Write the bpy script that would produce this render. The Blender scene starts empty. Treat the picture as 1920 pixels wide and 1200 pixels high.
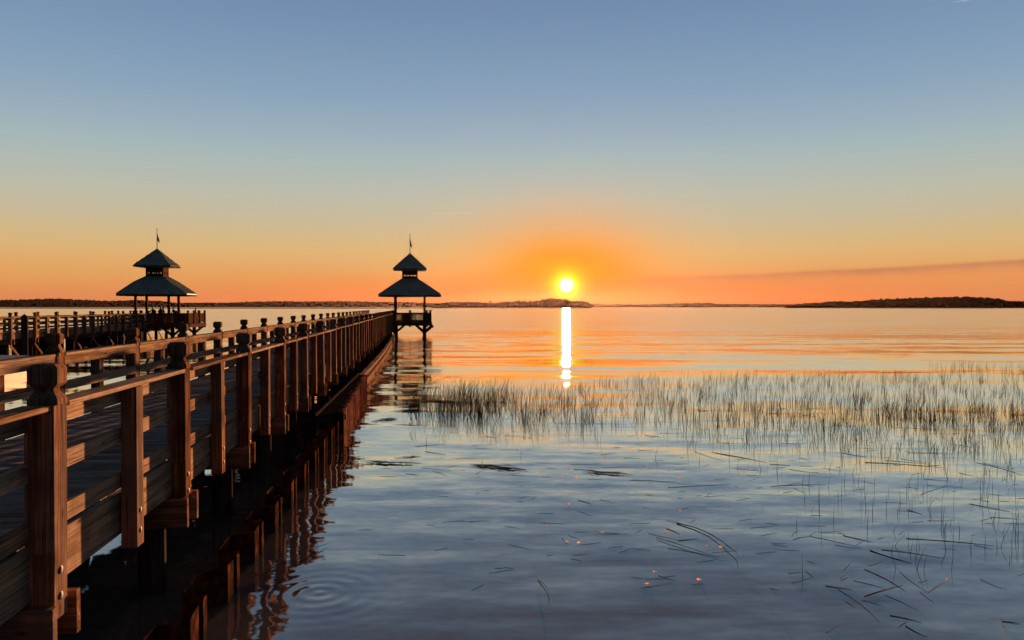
import bpy, bmesh, math, random
from mathutils import Vector, Matrix, noise
R = math.radians
random.seed(7)
scn = bpy.context.scene
C = bpy.context.collection

# ------------------------------------------------------------------ camera
CAM_H = 3.27                      # metres above the water
F = 1440.0                        # focal length in pixels of a 1920 wide frame
HZ = 574.5                        # row of the horizon in that frame
cd = bpy.data.cameras.new('camera'); cam = bpy.data.objects.new('camera', cd); C.objects.link(cam)
cd.sensor_width = 36.0; cd.lens = 36.0*F/1920.0; cd.clip_start = 0.05; cd.clip_end = 40000
cam.location = (0, 0, CAM_H)
cam.rotation_euler = (R(90)-math.atan((600-HZ)/F), 0, 0)
scn.camera = cam

# ------------------------------------------------------------------ light
SUN_AZ, SUN_EL = R(4.05), R(1.58)          # to the right of straight ahead, above the horizon
EXPO = 2.3
scn.view_settings.view_transform = 'Standard'
scn.view_settings.look = 'None'
scn.view_settings.exposure = EXPO
scn.view_settings.gamma = 1.0
SD = Vector((math.sin(SUN_AZ)*math.cos(SUN_EL), math.cos(SUN_AZ)*math.cos(SUN_EL), math.sin(SUN_EL)))
sl = bpy.data.lights.new('sun', 'SUN'); sun = bpy.data.objects.new('sun', sl); C.objects.link(sun)
sl.energy = 5.0; sl.angle = R(0.5); sl.color = (1.0, 0.445, 0.195)
sun.rotation_euler = (-SD).to_track_quat('-Z', 'Y').to_euler()
sun.location = (30, 400, 60)

def lin(r, g, b):
    f = lambda c: ((c/255+0.055)/1.055)**2.4 if c > 10 else c/255/12.92
    return (f(r), f(g), f(b), 1)

class NT:
    """small helper for writing node trees"""
    def __init__(s, tree): s.t = tree; s.n = tree.nodes; s.l = tree.links
    def new(s, typ, **kw):
        n = s.n.new(typ)
        for k, v in kw.items(): setattr(n, k, v)
        return n
    def put(s, sock, v):
        if v is None: return
        if hasattr(v, 'is_output'): s.l.new(v, sock)
        else: sock.default_value = v
    def math(s, op, a, b=None, c=None, clamp=False):
        n = s.new('ShaderNodeMath', operation=op, use_clamp=clamp)
        for i, v in enumerate((a, b, c)): s.put(n.inputs[i], v)
        return n.outputs[0]
    def vec(s, op, a, b=None, scale=None):
        n = s.new('ShaderNodeVectorMath', operation=op)
        s.put(n.inputs[0], a); s.put(n.inputs[1], b)
        if scale is not None: s.put(n.inputs['Scale'], scale)
        return n.outputs['Value'] if op in ('DOT_PRODUCT', 'LENGTH', 'DISTANCE') else n.outputs[0]
    def ramp(s, fac, stops, interp='LINEAR'):
        n = s.new('ShaderNodeValToRGB'); e = n.color_ramp.elements
        n.color_ramp.interpolation = interp
        while len(e) > 1: e.remove(e[-1])
        for i, (p, c) in enumerate(stops):
            if not isinstance(c, (tuple, list)): c = (c, c, c, 1)
            x = e[0] if i == 0 else e.new(p)
            x.position = p; x.color = c
        s.put(n.inputs[0], fac); return n.outputs[0]
    def mix(s, fac, a, b, blend='MIX'):
        n = s.new('ShaderNodeMix', data_type='RGBA', blend_type=blend)
        s.put(n.inputs[0], fac); s.put(n.inputs[6], a); s.put(n.inputs[7], b); return n.outputs[2]
    def noise(s, vec, scale, detail=3, rough=0.55, out=0):
        n = s.new('ShaderNodeTexNoise'); s.put(n.inputs['Vector'], vec)
        n.inputs['Scale'].default_value = scale; n.inputs['Detail'].default_value = detail
        n.inputs['Roughness'].default_value = rough; return n.outputs[out]
    def mapr(s, v, a, b, c, d):
        n = s.new('ShaderNodeMapRange', clamp=True)
        for i, x in enumerate((v, a, b, c, d)): s.put(n.inputs[i], x)
        return n.outputs[0]
    def sep(s, v):
        n = s.new('ShaderNodeSeparateXYZ'); s.put(n.inputs[0], v); return n.outputs
    def comb(s, x, y, z):
        n = s.new('ShaderNodeCombineXYZ')
        for i, v in enumerate((x, y, z)): s.put(n.inputs[i], v)
        return n.outputs[0]

# ------------------------------------------------------------------ sky
w = bpy.data.worlds.new('World'); scn.world = w; w.use_nodes = True
T = NT(w.node_tree); T.n.clear()
D = T.new('ShaderNodeTexCoord').outputs['Generated']
dz = T.sep(D)
el = T.math('ARCSINE', dz[2])
def E(y): return math.atan((HZ-y)/F)            # elevation of a row of the photograph
sky_rows = [(600, (216, 120, 66)), (574, (219, 126, 82)), (555, (224, 139, 84)), (528, (229, 158, 90)), (499, (227, 171, 106)), (476, (222, 181, 121)),
            (448, (212, 185, 137)), (420, (202, 187, 154)), (373, (189, 190, 172)), (336, (179, 188, 181)), (299, (167, 186, 187)), (261, (157, 177, 191)),
            (187, (138, 165, 190)), (100, (124, 153, 183)), (0, (111, 140, 174))]
stops = [((E(y)+0.05)/0.9, lin(*c)) for y, c in sky_rows] + [(0.62, lin(98, 116, 146)), (1.0, lin(88, 104, 134))]
base = T.ramp(T.math('DIVIDE', T.math('ADD', el, 0.05), 0.9), stops)
# the glow round the sun
dv = T.vec('SUBTRACT', D, tuple(SD))
dvs = T.sep(dv)
gd = T.vec('LENGTH', T.comb(T.math('MULTIPLY', dvs[0], 0.62), dvs[1], dvs[2]))
rd = T.vec('LENGTH', dv)
glow_f = T.ramp(gd, [(0.0, 1.0), (0.03, 1.0), (0.045, 0.88), (0.066, 0.58), (0.087, 0.36), (0.107, 0.19), (0.13, 0.07), (0.17, 0.0)], 'CARDINAL')
glow_c = T.ramp(gd, [(0.0, lin(255, 175, 5)), (0.025, lin(255, 156, 10)), (0.045, lin(250, 152, 26)), (0.066, lin(244, 154, 54)), (0.10, lin(236, 160, 84)), (0.17, lin(232, 170, 110))])
c = T.mix(glow_f, base, glow_c)
# redder low down, close to the sun's azimuth
low = T.math('MULTIPLY', T.ramp(gd, [(0, 0.95), (0.10, 0.78), (0.32, 0.0)]), T.mapr(el, 0.0, 0.05, 1.0, 0.0))
c = T.mix(low, c, lin(252, 108, 22))
# thin bank of high cloud, a long streak rising to the right, and two short contrails
az = T.math('ARCTAN2', dz[0], dz[1])
def streak(a0, a1, e0, e1, width, soft, col, amt, c, wob=0.0):
    t = T.mapr(az, a0, a1, 0.0, 1.0)
    mid = T.math('ADD', T.math('MULTIPLY', t, e1-e0), e0)
    if wob: mid = T.math('ADD', mid, T.math('MULTIPLY', T.math('SUBTRACT', T.noise(D, 9, 3), 0.5), wob))
    d = T.math('SUBTRACT', el, mid)
    up = T.mapr(d, 0.0, width*0.5, 1.0, 0.0); dn = T.mapr(d, -width*soft, 0.0, 0.0, 1.0)
    ends = T.ramp(T.mapr(az, a0-0.02, a1+0.02, 0.0, 1.0), [(0.0, 0.0), (0.3, 0.7), (0.6, 1.0), (0.95, 1.0), (1.0, 0.9 if a1 > 0.5 else 0.0)])
    f = T.math('MULTIPLY', T.math('MULTIPLY', up, dn), T.math('MULTIPLY', ends, amt))
    f = T.math('MULTIPLY', f, T.mapr(T.noise(D, 30, 3), 0.3, 0.65, 0.65, 1.0))
    return T.mix(f, c, col)
def AZ(x): return math.atan((x-960)/F)
def EL(x, y): return math.atan((HZ-y)/F*math.cos(AZ(x)))
c = streak(AZ(1090), AZ(1960), EL(1090, 530), EL(1960, 488), 0.0075, 1.6, lin(196, 120, 88), 0.85, c, 0.004)
c = streak(AZ(1090), AZ(1960), EL(1090, 540), EL(1960, 505), 0.012, 2.6, lin(240, 140, 84), 0.5, c, 0.008)
c = streak(AZ(560), AZ(760), EL(560, 560), EL(760, 553), 0.003, 1.2, lin(190, 120, 90), 0.55, c, 0.002)
c = streak(AZ(826), AZ(860), EL(826, 400.8), EL(860, 399.8), 0.0012, 0.8, lin(250, 222, 178), 0.35, c)
c = streak(AZ(1812), AZ(1862), EL(1812, 3), EL(1862, -1), 0.0012, 0.8, lin(225, 228, 235), 0.9, c)
# the whole thing dims away from the sunset
dot = T.vec('DOT_PRODUCT', D, tuple(SD))
dim = T.math('MULTIPLY', T.ramp(dot, [(0.0, 0.04), (0.25, 0.06), (0.50, 0.28), (0.70, 0.98), (0.8, 1.0)]), T.mapr(el, 0.50, 1.1, 1.0, 0.5))
c = T.vec('SCALE', c, scale=dim)
c = T.mix(T.ramp(dot, [(0.0, 1.0), (0.25, 0.85), (0.62, 0.0)]), c, T.vec('SCALE', lin(140, 166, 196)[:3], scale=0.13))
# sun: yellow aureole and white disc
aur = T.ramp(rd, [(0.0, 1.0), (0.009, 1.0), (0.0135, 0.8), (0.019, 0.38), (0.027, 0.10), (0.04, 0.0)])
c = T.mix(aur, c, (1.08, 0.98, 0.0, 1))
disc = T.ramp(rd, [(0.0, 1.0), (0.0064, 1.0), (0.0080, 0.0)])
c = T.mix(disc, c, (9.0, 7.5, 5.0, 1))
ny = T.new('ShaderNodeTexSky', sky_type='NISHITA'); ny.sun_disc = False
ny.sun_elevation = SUN_EL; ny.sun_rotation = SUN_AZ; ny.dust_density = 3.0
nyc = T.vec('SCALE', ny.outputs[0], scale=0.12)
K = 10.0/2**EXPO
c = T.mix(0.04, T.vec('SCALE', c, scale=K), nyc)
bg = T.new('ShaderNodeBackground'); T.put(bg.inputs[0], c); bg.inputs[1].default_value = 0.1
T.l.new(bg.outputs[0], T.new('ShaderNodeOutputWorld').inputs[0])

scn.cycles.use_denoising = True
scn.cycles.max_bounces = 6; scn.cycles.diffuse_bounces = 3; scn.cycles.glossy_bounces = 3
scn.cycles.sample_clamp_indirect = 6.0
HAZE = (0.0000028, 0.80)

# ------------------------------------------------------------------ materials
def new_mat(name):
    m = bpy.data.materials.new(name); m.use_nodes = True
    t = NT(m.node_tree); t.n.clear()
    p = t.new('ShaderNodeBsdfPrincipled'); o = t.new('ShaderNodeOutputMaterial')
    t.l.new(p.outputs[0], o.inputs[0]); return m, t, p

def wood(name, axis, dark, mid, light, rough=0.85, bump=0.28, board=None, grey=0.25):
    """sawn timber with its grain along one object axis; board = width of planks told apart along y"""
    m, t, p = new_mat(name)
    co = t.new('ShaderNodeTexCoord').outputs['Object']
    info = t.new('ShaderNodeObjectInfo').outputs['Random']
    xyz = t.sep(co)
    off = t.math('MULTIPLY', info, 37.0)
    co = t.vec('ADD', co, t.comb(off, t.math('MULTIPLY', off, 1.7), t.math('MULTIPLY', off, 0.6)))
    var = info
    if board:
        k = t.math('FLOOR', t.math('DIVIDE', xyz[1], board))
        wn = t.new('ShaderNodeTexWhiteNoise', noise_dimensions='1D'); t.put(wn.inputs['W'], k)
        var = wn.outputs['Value']
        co = t.vec('ADD', co, t.comb(t.math('MULTIPLY', var, 40.0), 0.0, 0.0))
    sc = {'x': (1.8, 52, 52), 'y': (52, 1.8, 52), 'z': (52, 52, 1.8)}[axis]
    g = t.noise(t.vec('MULTIPLY', co, sc), 1.0, 5, 0.6)
    sc2 = tuple(q*0.18 for q in sc)
    g2 = t.noise(t.vec('MULTIPLY', co, sc2), 1.0, 3, 0.6)
    blot = t.noise(co, 2.2, 4, 0.6)
    f = t.math('ADD', t.math('MULTIPLY', g, 0.55), t.math('MULTIPLY', g2, 0.45))
    col = t.ramp(f, [(0.385, dark), (0.5, mid), (0.62, light)])
    col = t.mix(t.mapr(blot, 0.46, 0.68, 0.0, 0.75), col, dark)
    gp = t.noise(t.vec('MULTIPLY', co, tuple(q*0.045+0.3 for q in sc)), 1.0, 3, 0.6)
    gm_ = sum(mid[:3])/3
    col = t.mix(t.mapr(t.math('ADD', gp, t.math('MULTIPLY', info, 0.18)), 0.45, 0.72, 0.0, grey*2), col, (gm_*0.95, gm_, gm_*0.93, 1))
    # knots
    vo = t.new('ShaderNodeTexVoronoi'); t.put(vo.inputs['Vector'], t.vec('MULTIPLY', co, tuple(3.0 if q > 10 else 1.2 for q in sc)))
    vo.inputs['Scale'].default_value = 1.6
    kn = t.mapr(vo.outputs['Distance'], 0.04, 0.12, 0.85, 0.0)
    col = t.mix(kn, col, tuple(q*0.35 for q in dark[:3])+(1,))
    # checks: thin dark cracks along the grain
    cr = t.noise(t.vec('MULTIPLY', co, tuple(q*2.2 if q > 10 else q*0.6 for q in sc)), 1.0, 2, 0.5)
    ck = t.mapr(cr, 0.60, 0.66, 0.0, 0.85)
    col = t.mix(ck, col, tuple(q*0.3 for q in dark[:3])+(1,))
    hsv = t.new('ShaderNodeHueSaturation'); t.put(hsv.inputs['Color'], col)
    t.put(hsv.inputs['Value'], t.mapr(var, 0, 1, 0.72, 1.25))
    t.put(p.inputs['Base Color'], hsv.outputs[0]); p.inputs['Roughness'].default_value = rough
    p.inputs['Specular IOR Level'].default_value = 0.0
    b = t.new('ShaderNodeBump'); b.inputs['Strength'].default_value = bump; b.inputs['Distance'].default_value = 0.006
    t.put(b.inputs['Height'], t.math('SUBTRACT', g, t.math('MULTIPLY', ck, 1.0)))
    t.put(p.inputs['Normal'], b.outputs[0])
    return m

W1 = ((0.055, 0.024, 0.015, 1), (0.20, 0.098, 0.060, 1), (0.40, 0.235, 0.15, 1))       # red brown posts
W2 = ((0.11, 0.068, 0.040, 1), (0.32, 0.205, 0.122, 1), (0.50, 0.35, 0.22, 1))          # weathered rails
W3 = ((0.10, 0.096, 0.09, 1), (0.24, 0.235, 0.225, 1), (0.40, 0.39, 0.375, 1))        # grey deck boards
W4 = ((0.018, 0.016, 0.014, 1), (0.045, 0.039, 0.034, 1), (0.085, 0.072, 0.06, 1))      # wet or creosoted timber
M_post = wood('post_timber', 'z', *W1)
M_rail = wood('rail_timber', 'y', *W2, grey=0.20)
M_railx = wood('cross_rail_timber', 'x', *W2)
M_deck = wood('deck_boards', 'x', *W3, board=0.146)
M_beam = wood('beam_timber', 'x', *W1)
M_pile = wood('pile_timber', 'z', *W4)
M_capw = wood('dark_cap_timber', 'y', (0.010, 0.008, 0.008, 1), (0.024, 0.019, 0.018, 1), (0.045, 0.037, 0.033, 1))
M_bulk = wood('bulkhead_timber', 'y', (0.08, 0.04, 0.024, 1), (0.24, 0.125, 0.072, 1), (0.42, 0.25, 0.15, 1))

def simple(name, col, rough=0.6, metal=0.0, var=0.25, scale=8.0, spec=0.5):
    m, t, p = new_mat(name)
    co = t.new('ShaderNodeTexCoord').outputs['Object']
    n = t.noise(co, scale, 4, 0.6)
    a = tuple(q*(1-var) for q in col[:3])+(1,); b = tuple(min(1, q*(1+var)) for q in col[:3])+(1,)
    t.put(p.inputs['Base Color'], t.ramp(n, [(0.35, a), (0.65, b)]))
    p.inputs['Roughness'].default_value = rough; p.inputs['Metallic'].default_value = metal
    p.inputs['Specular IOR Level'].default_value = spec
    return m
M_bolt = simple('galvanised_bolt', (0.12, 0.105, 0.115), 0.8, 0.0)
M_roof = simple('green_metal_roof', (0.25, 0.30, 0.28), 0.65, 0.0, 0.2, 1.5, 0.02)
M_trim = simple('roof_edge', (0.07, 0.06, 0.05), 0.6)
M_gwood = simple('gazebo_timber', (0.085, 0.048, 0.031), 0.85, 0, 0.3, 3.0, 0.0)
M_flag = simple('flag_cloth', (0.10, 0.05, 0.045), 0.85)
M_metal = simple('flagpole_metal', (0.25, 0.24, 0.22), 0.4, 0.7)
M_cloth = simple('dark_clothing', (0.035, 0.03, 0.033), 0.9)
M_hair = simple('dark_hair', (0.02, 0.014, 0.01), 0.7)
M_dock = simple('dock_deck', (0.30, 0.37, 0.50), 0.9, 0, 0.12, 2.0, 0.0)
M_float = simple('dock_float', (0.05, 0.05, 0.055), 0.7)
M_bird = simple('bird_feathers', (0.03, 0.03, 0.03), 0.9)
M_bank = simple('marsh_mud', (0.06, 0.04, 0.025), 0.95, 0, 0.3, 0.05)
M_bed = simple('mud_bed', (0.05, 0.04, 0.03), 0.95, 0, 0.3, 0.5)

def rust_mat():
    m, t, p = new_mat('rusty_steel')
    co = t.new('ShaderNodeTexCoord').outputs['Object']
    n = t.noise(co, 6, 6, 0.65); n2 = t.noise(t.vec('MULTIPLY', co, (9, 9, 1.2)), 1.5, 4, 0.6)
    col = t.ramp(n, [(0.3, (0.010, 0.006, 0.005, 1)), (0.5, (0.042, 0.018, 0.011, 1)), (0.68, (0.15, 0.062, 0.03, 1))])
    col = t.mix(t.mapr(n2, 0.45, 0.7, 0, 0.7), col, (0.03, 0.022, 0.02, 1))
    z = t.sep(t.new('ShaderNodeNewGeometry').outputs['Position'])[2]
    col = t.mix(t.mapr(t.math('ADD', z, t.math('MULTIPLY', n, 0.08)), 0.04, 0.17, 0.9, 0.0), col, (0.03, 0.03, 0.02, 1))
    t.put(p.inputs['Base Color'], col); p.inputs['Roughness'].default_value = 0.75
    p.inputs['Specular IOR Level'].default_value = 0.0
    b = t.new('ShaderNodeBump'); b.inputs['Strength'].default_value = 0.6; b.inputs['Distance'].default_value = 0.01
    t.put(b.inputs['Height'], n); t.put(p.inputs['Normal'], b.outputs[0])
    return m
M_rust = rust_mat()
M_red = simple('red_oxide_sheeting', (0.36, 0.19, 0.13), 0.85, 0.0, 0.55, 2.0, 0.0)

def leaf_mat(name, a, b, trans=0.0, scale=0.2):
    m, t, p = new_mat(name)
    pos = t.new('ShaderNodeNewGeometry').outputs['Position']
    col = t.ramp(t.noise(pos, scale, 4), [(0.35, a), (0.65, b)])
    t.put(p.inputs['Base Color'], col); p.inputs['Roughness'].default_value = 0.8
    p.inputs['Specular IOR Level'].default_value = 0.0
    if trans:
        tr = t.new('ShaderNodeBsdfTranslucent'); t.put(tr.inputs[0], col)
        mx = t.new('ShaderNodeMixShader'); mx.inputs[0].default_value = trans
        t.l.new(p.outputs[0], mx.inputs[1]); t.l.new(tr.outputs[0], mx.inputs[2])
        t.l.new(mx.outputs[0], [n for n in t.n if n.type == 'OUTPUT_MATERIAL'][0].inputs[0])
    return m
M_grass = leaf_mat('marsh_grass', (0.050, 0.036, 0.014, 1), (0.155, 0.105, 0.036, 1), 0.28, 1.5)
M_straw = leaf_mat('dead_reed', (0.07, 0.045, 0.026, 1), (0.20, 0.14, 0.085, 1), 0.0, 2.5)
M_bleach = leaf_mat('grey_reed', (0.14, 0.135, 0.13, 1), (0.26, 0.25, 0.24, 1), 0.0, 3.0)
M_pale = leaf_mat('bleached_reed', (0.60, 0.46, 0.28, 1), (0.85, 0.70, 0.48, 1), 0.55, 3.0)
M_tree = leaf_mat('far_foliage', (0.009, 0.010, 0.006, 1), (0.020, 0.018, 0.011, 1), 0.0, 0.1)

def water_mat():
    m, t, p = new_mat('rippled_water')
    g = t.new('ShaderNodeNewGeometry')
    pos = g.outputs['Position']
    big = t.noise(t.vec('MULTIPLY', pos, (0.02, 0.055, 0)), 1.0, 3, 0.5)
    s1 = t.noise(t.vec('MULTIPLY', pos, (0.28, 1.05, 0)), 1.0, 2, 0.5, 1)
    s2 = t.noise(t.vec('MULTIPLY', pos, (0.9, 3.2, 0)), 1.0, 3, 0.5, 1)
    s3 = t.noise(t.vec('MULTIPLY', pos, (5.0, 14.0, 0)), 1.0, 2, 0.5, 1)
    s0 = t.noise(t.vec('MULTIPLY', pos, (0.035, 0.21, 0)), 1.0, 2, 0.55, 1)
    half = (0.5, 0.5, 0.5)
    y = t.sep(pos)[1]
    far = t.mapr(y, 26.0, 110.0, 0.0, 1.0)
    a1 = t.mapr(far, 0, 1, WAVE[0], WAVE[1])
    a2 = t.math('MULTIPLY', t.mapr(far, 0, 1, WAVE[2], WAVE[3]), t.mapr(big, 0.35, 0.65, 0.45, 1.5))
    a3 = t.math('MULTIPLY', t.mapr(far, 0, 1, WAVE[4], WAVE[5]), t.mapr(big, 0.35, 0.65, 0.4, 1.6))
    v1 = t.vec('SCALE', t.vec('SUBTRACT', s1, half), scale=t.math('MULTIPLY', a1, t.ramp(t.math('DIVIDE', y, 100.0), [(0.10, 1.0), (0.25, 0.75), (0.45, 0.55), (0.65, 0.9)])))
    v = (0.0, 0.0, 0.0)
    v = t.vec('ADD', v, t.vec('SCALE', t.vec('SUBTRACT', s2, half), scale=a2))
    v = t.vec('ADD', v, t.vec('SCALE', t.vec('SUBTRACT', s3, half), scale=a3))
    v1 = t.vec('ADD', v1, t.vec('SCALE', t.vec('SUBTRACT', s0, half), scale=t.ramp(t.math('DIVIDE', y, 100.0), [(0.1, 0.02), (0.2, 0.05), (0.28, 0.20), (0.42, 0.28), (0.60, 0.22), (0.8, 0.22)])))
    calm = t.ramp(t.math('DIVIDE', y, 100.0), [(0.10, 1.0), (0.19, 0.6), (0.30, 0.36), (0.45, 0.36), (0.60, 0.7), (0.8, 1.0)])
    v = t.vec('ADD', t.vec('SCALE', v, scale=calm), v1)
    v = t.vec('MULTIPLY', v, t.comb(t.mapr(far, 0, 1, 0.32, 0.09), 1.0, 0.0))
    # one set of rings spreading from beside the wall
    d = t.vec('SUBTRACT', pos, (-2.2, 8.7, 0))
    d = t.vec('MULTIPLY', d, (1, 1, 0)); r = t.vec('LENGTH', d)
    amp = t.math('MULTIPLY', t.math('SINE', t.math('MULTIPLY', r, 30.0)), t.math('MULTIPLY', t.math('EXPONENT', t.math('MULTIPLY', r, -2.0)), t.mapr(big, 0.3, 0.7, 0.045, 0.085)))
    v = t.vec('ADD', v, t.vec('SCALE', t.vec('NORMALIZE', d), scale=amp))
    nrm = t.vec('NORMALIZE', t.vec('ADD', v, (0, 0, 1)))
    t.n.remove(p); out = [n for n in t.n if n.type == 'OUTPUT_MATERIAL'][0]
    gl = t.new('ShaderNodeBsdfAnisotropic', distribution='BECKMANN')
    t.put(gl.inputs['Roughness'], t.mapr(y, 12.0, 120.0, ROUGH[0], ROUGH[1]))
    gl.inputs['Anisotropy'].default_value = 0.75; gl.inputs['Tangent'].default_value = (1, 0, 0)
    t.put(gl.inputs['Normal'], nrm)
    tan = t.comb(1.0, 0.0, 0.0); t.put(gl.inputs['Tangent'], tan)
    gl.inputs['Color'].default_value = (1.0, 0.945, 0.865, 1)
    df = t.new('ShaderNodeBsdfDiffuse'); df.inputs['Color'].default_value = (0.11, 0.10, 0.095, 1)
    fr = t.new('ShaderNodeFresnel'); fr.inputs['IOR'].default_value = 1.36; t.put(fr.inputs['Normal'], nrm)
    mx = t.new('ShaderNodeMixShader'); t.put(mx.inputs[0], t.math('MULTIPLY', fr.outputs[0], 2.4, clamp=True))
    t.l.new(df.outputs[0], mx.inputs[1]); t.l.new(gl.outputs[0], mx.inputs[2]); t.l.new(mx.outputs[0], out.inputs[0])
    return m
ROUGH = (0.035, 0.098)
WAVE = (0.15, 0.22, 0.16, 0.28, 0.07, 0.15)
M_water = water_mat()

# ------------------------------------------------------------------ mesh helpers
class MB:
    def __init__(s): s.v = []; s.f = []
    def box(s, x0, x1, y0, y1, z0, z1):
        k = len(s.v)
        s.v += [(x0,y0,z0),(x1,y0,z0),(x1,y1,z0),(x0,y1,z0),(x0,y0,z1),(x1,y0,z1),(x1,y1,z1),(x0,y1,z1)]
        s.f += [(k+3,k+2,k+1,k),(k+4,k+5,k+6,k+7),(k,k+1,k+5,k+4),(k+1,k+2,k+6,k+5),(k+2,k+3,k+7,k+6),(k+3,k,k+4,k+7)]
        return s
    def bar(s, a, b, w, h):
        a, b = Vector(a), Vector(b); d = (b-a).normalized()
        up = Vector((0,0,1)) if abs(d.z) < 0.95 else Vector((0,1,0))
        sx = d.cross(up).normalized()*w/2; sy = sx.cross(d).normalized()*h/2
        k = len(s.v)
        for q in (a, b): s.v += [tuple(q-sx-sy), tuple(q+sx-sy), tuple(q+sx+sy), tuple(q-sx+sy)]
        s.f += [(k,k+1,k+2,k+3),(k+7,k+6,k+5,k+4)] + [(k+(i+1)%4, k+i, k+4+i, k+4+(i+1)%4) for i in range(4)]
        return s
    def ring(s, pts): k = len(s.v); s.v += [tuple(q) for q in pts]; return list(range(k, k+len(pts)))
    def skin(s, A, B):
        n = len(A); s.f += [(A[i], A[(i+1) % n], B[(i+1) % n], B[i]) for i in range(n)]
    def loft(s, rings, cap=True):
        ids = [s.ring(r) for r in rings]
        for a, b in zip(ids, ids[1:]): s.skin(a, b)
        if cap: s.f += [tuple(reversed(ids[0])), tuple(ids[-1])]
        return s
    def tube(s, path, radii, n=8, cap=True):
        rings = []
        P = [Vector(q) for q in path]
        for i, q in enumerate(P):
            d = (P[min(i+1, len(P)-1)]-P[max(i-1, 0)]).normalized()
            up = Vector((0,0,1)) if abs(d.z) < 0.9 else Vector((1,0,0))
            a = d.cross(up).normalized(); b = d.cross(a).normalized()
            r = radii[i] if isinstance(radii, (list, tuple)) else radii
            rings.append([q+a*(r*math.cos(j*2*math.pi/n))-b*(r*math.sin(j*2*math.pi/n)) for j in range(n)])
        return s.loft(rings, cap)
    def mesh(s, name):
        me = bpy.data.meshes.new(name); me.from_pydata(s.v, [], s.f); me.validate(); return me
    def build(s, name, m, parent=None, smooth=False, bevel=0.0):
        me = s.mesh(name)
        if m: me.materials.append(m)
        bm = bmesh.new(); bm.from_mesh(me); bmesh.ops.recalc_face_normals(bm, faces=bm.faces); bm.to_mesh(me); bm.free()
        if smooth: me.polygons.foreach_set('use_smooth', [True]*len(me.polygons))
        o = bpy.data.objects.new(name, me); C.objects.link(o)
        if parent: o.parent = parent
        if bevel:
            b = o.modifiers.new('bevel', 'BEVEL'); b.width = bevel; b.segments = 2; b.limit_method = 'ANGLE'
        return o

def tag(o, label=None, cat=None, group=None, kind=None):
    if label: o['label'] = label
    if cat: o['category'] = cat
    if group: o['group'] = group
    if kind: o['kind'] = kind
    return o
def empty(name, loc=(0,0,0), rz=0.0):
    o = bpy.data.objects.new(name, None); C.objects.link(o)
    o.location = loc; o.rotation_euler = (0, 0, rz); o.empty_display_size = 0.3; return o
def dup(o, parent, loc=None):
    c = o.copy(); C.objects.link(c); c.parent = parent
    if loc is not None: c.location = loc
    return c

PA = R(6.93)                                     # the piers run 6.93 degrees left of straight ahead
def US(u, s, z=0.0):                             # lateral / along-pier coordinates to world
    return Vector((u*math.cos(PA)-s*math.sin(PA), u*math.sin(PA)+s*math.cos(PA), z))
def ground(px, py, z=0.0):                       # where the photograph's ray meets the water
    Y = (CAM_H-z)*F/(py-HZ); return Vector(((px-960)/F*Y, Y, z))

# ------------------------------------------------------------------ setting
WS = 4400
o = MB(); o.v = [(-WS,-200,0),(WS,-200,0),(WS,WS,0),(-WS,WS,0)]; o.f = [(0,1,2,3)]
tag(o.build('water', M_water), kind='structure')

# far shores: low banks of marsh with woods standing on them
def bank(name, x0, x1, dist, depth, h):
    m = MB(); n = 40; top = []; 
    a, b = (x0-960)/F*dist, (x1-960)/F*dist
    front = []; crest = []; back = []
    for i in range(n+1):
        t = i/n; x = a+(b-a)*t
        e = min(1.0, 8*t, 8*(1-t))
        j = noise.noise(Vector((x*0.006, dist*0.01, 3)))*depth*0.25
        front.append((x, dist+j+(1-e)*depth*0.4, -0.3)); crest.append((x, dist+j+depth*0.12+(1-e)*depth*0.4, h*(0.35+0.65*e))); back.append((x*1.02, dist+depth, h*0.8*e-0.2))
    A, B, Cc = m.ring(front), m.ring(crest), m.ring(back)
    for P, Q in ((A, B), (B, Cc)):
        m.f += [(P[i], P[i+1], Q[i+1], Q[i]) for i in range(n)]
    # solid underside
    m.f += [(A[i+1], A[i], Cc[i], Cc[i+1]) for i in range(n)]
    return tag(m.build(name, M_bank), kind='structure')

def crown_pts(m, c, rx, ry, rz, rough, rnd):
    """an uneven clump of foliage: a lumpy closed shell"""
    bm = bmesh.new(); bmesh.ops.create_icosphere(bm, subdivisions=2, radius=1.0)
    k = len(m.v); sd = Vector((rnd.random()*99, rnd.random()*99, rnd.random()*99))
    for v in bm.verts:
        q = v.co.copy(); d = 1.0+rough*noise.noise(q*2.2+sd)+rough*0.8*rnd.uniform(-0.5, 0.5)
        m.v.append((c[0]+q.x*rx*d, c[1]+q.y*ry*d, c[2]+q.z*rz*d))
    m.f += [tuple(k+v.index for v in f.verts) for f in bm.faces]; bm.free()

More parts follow.
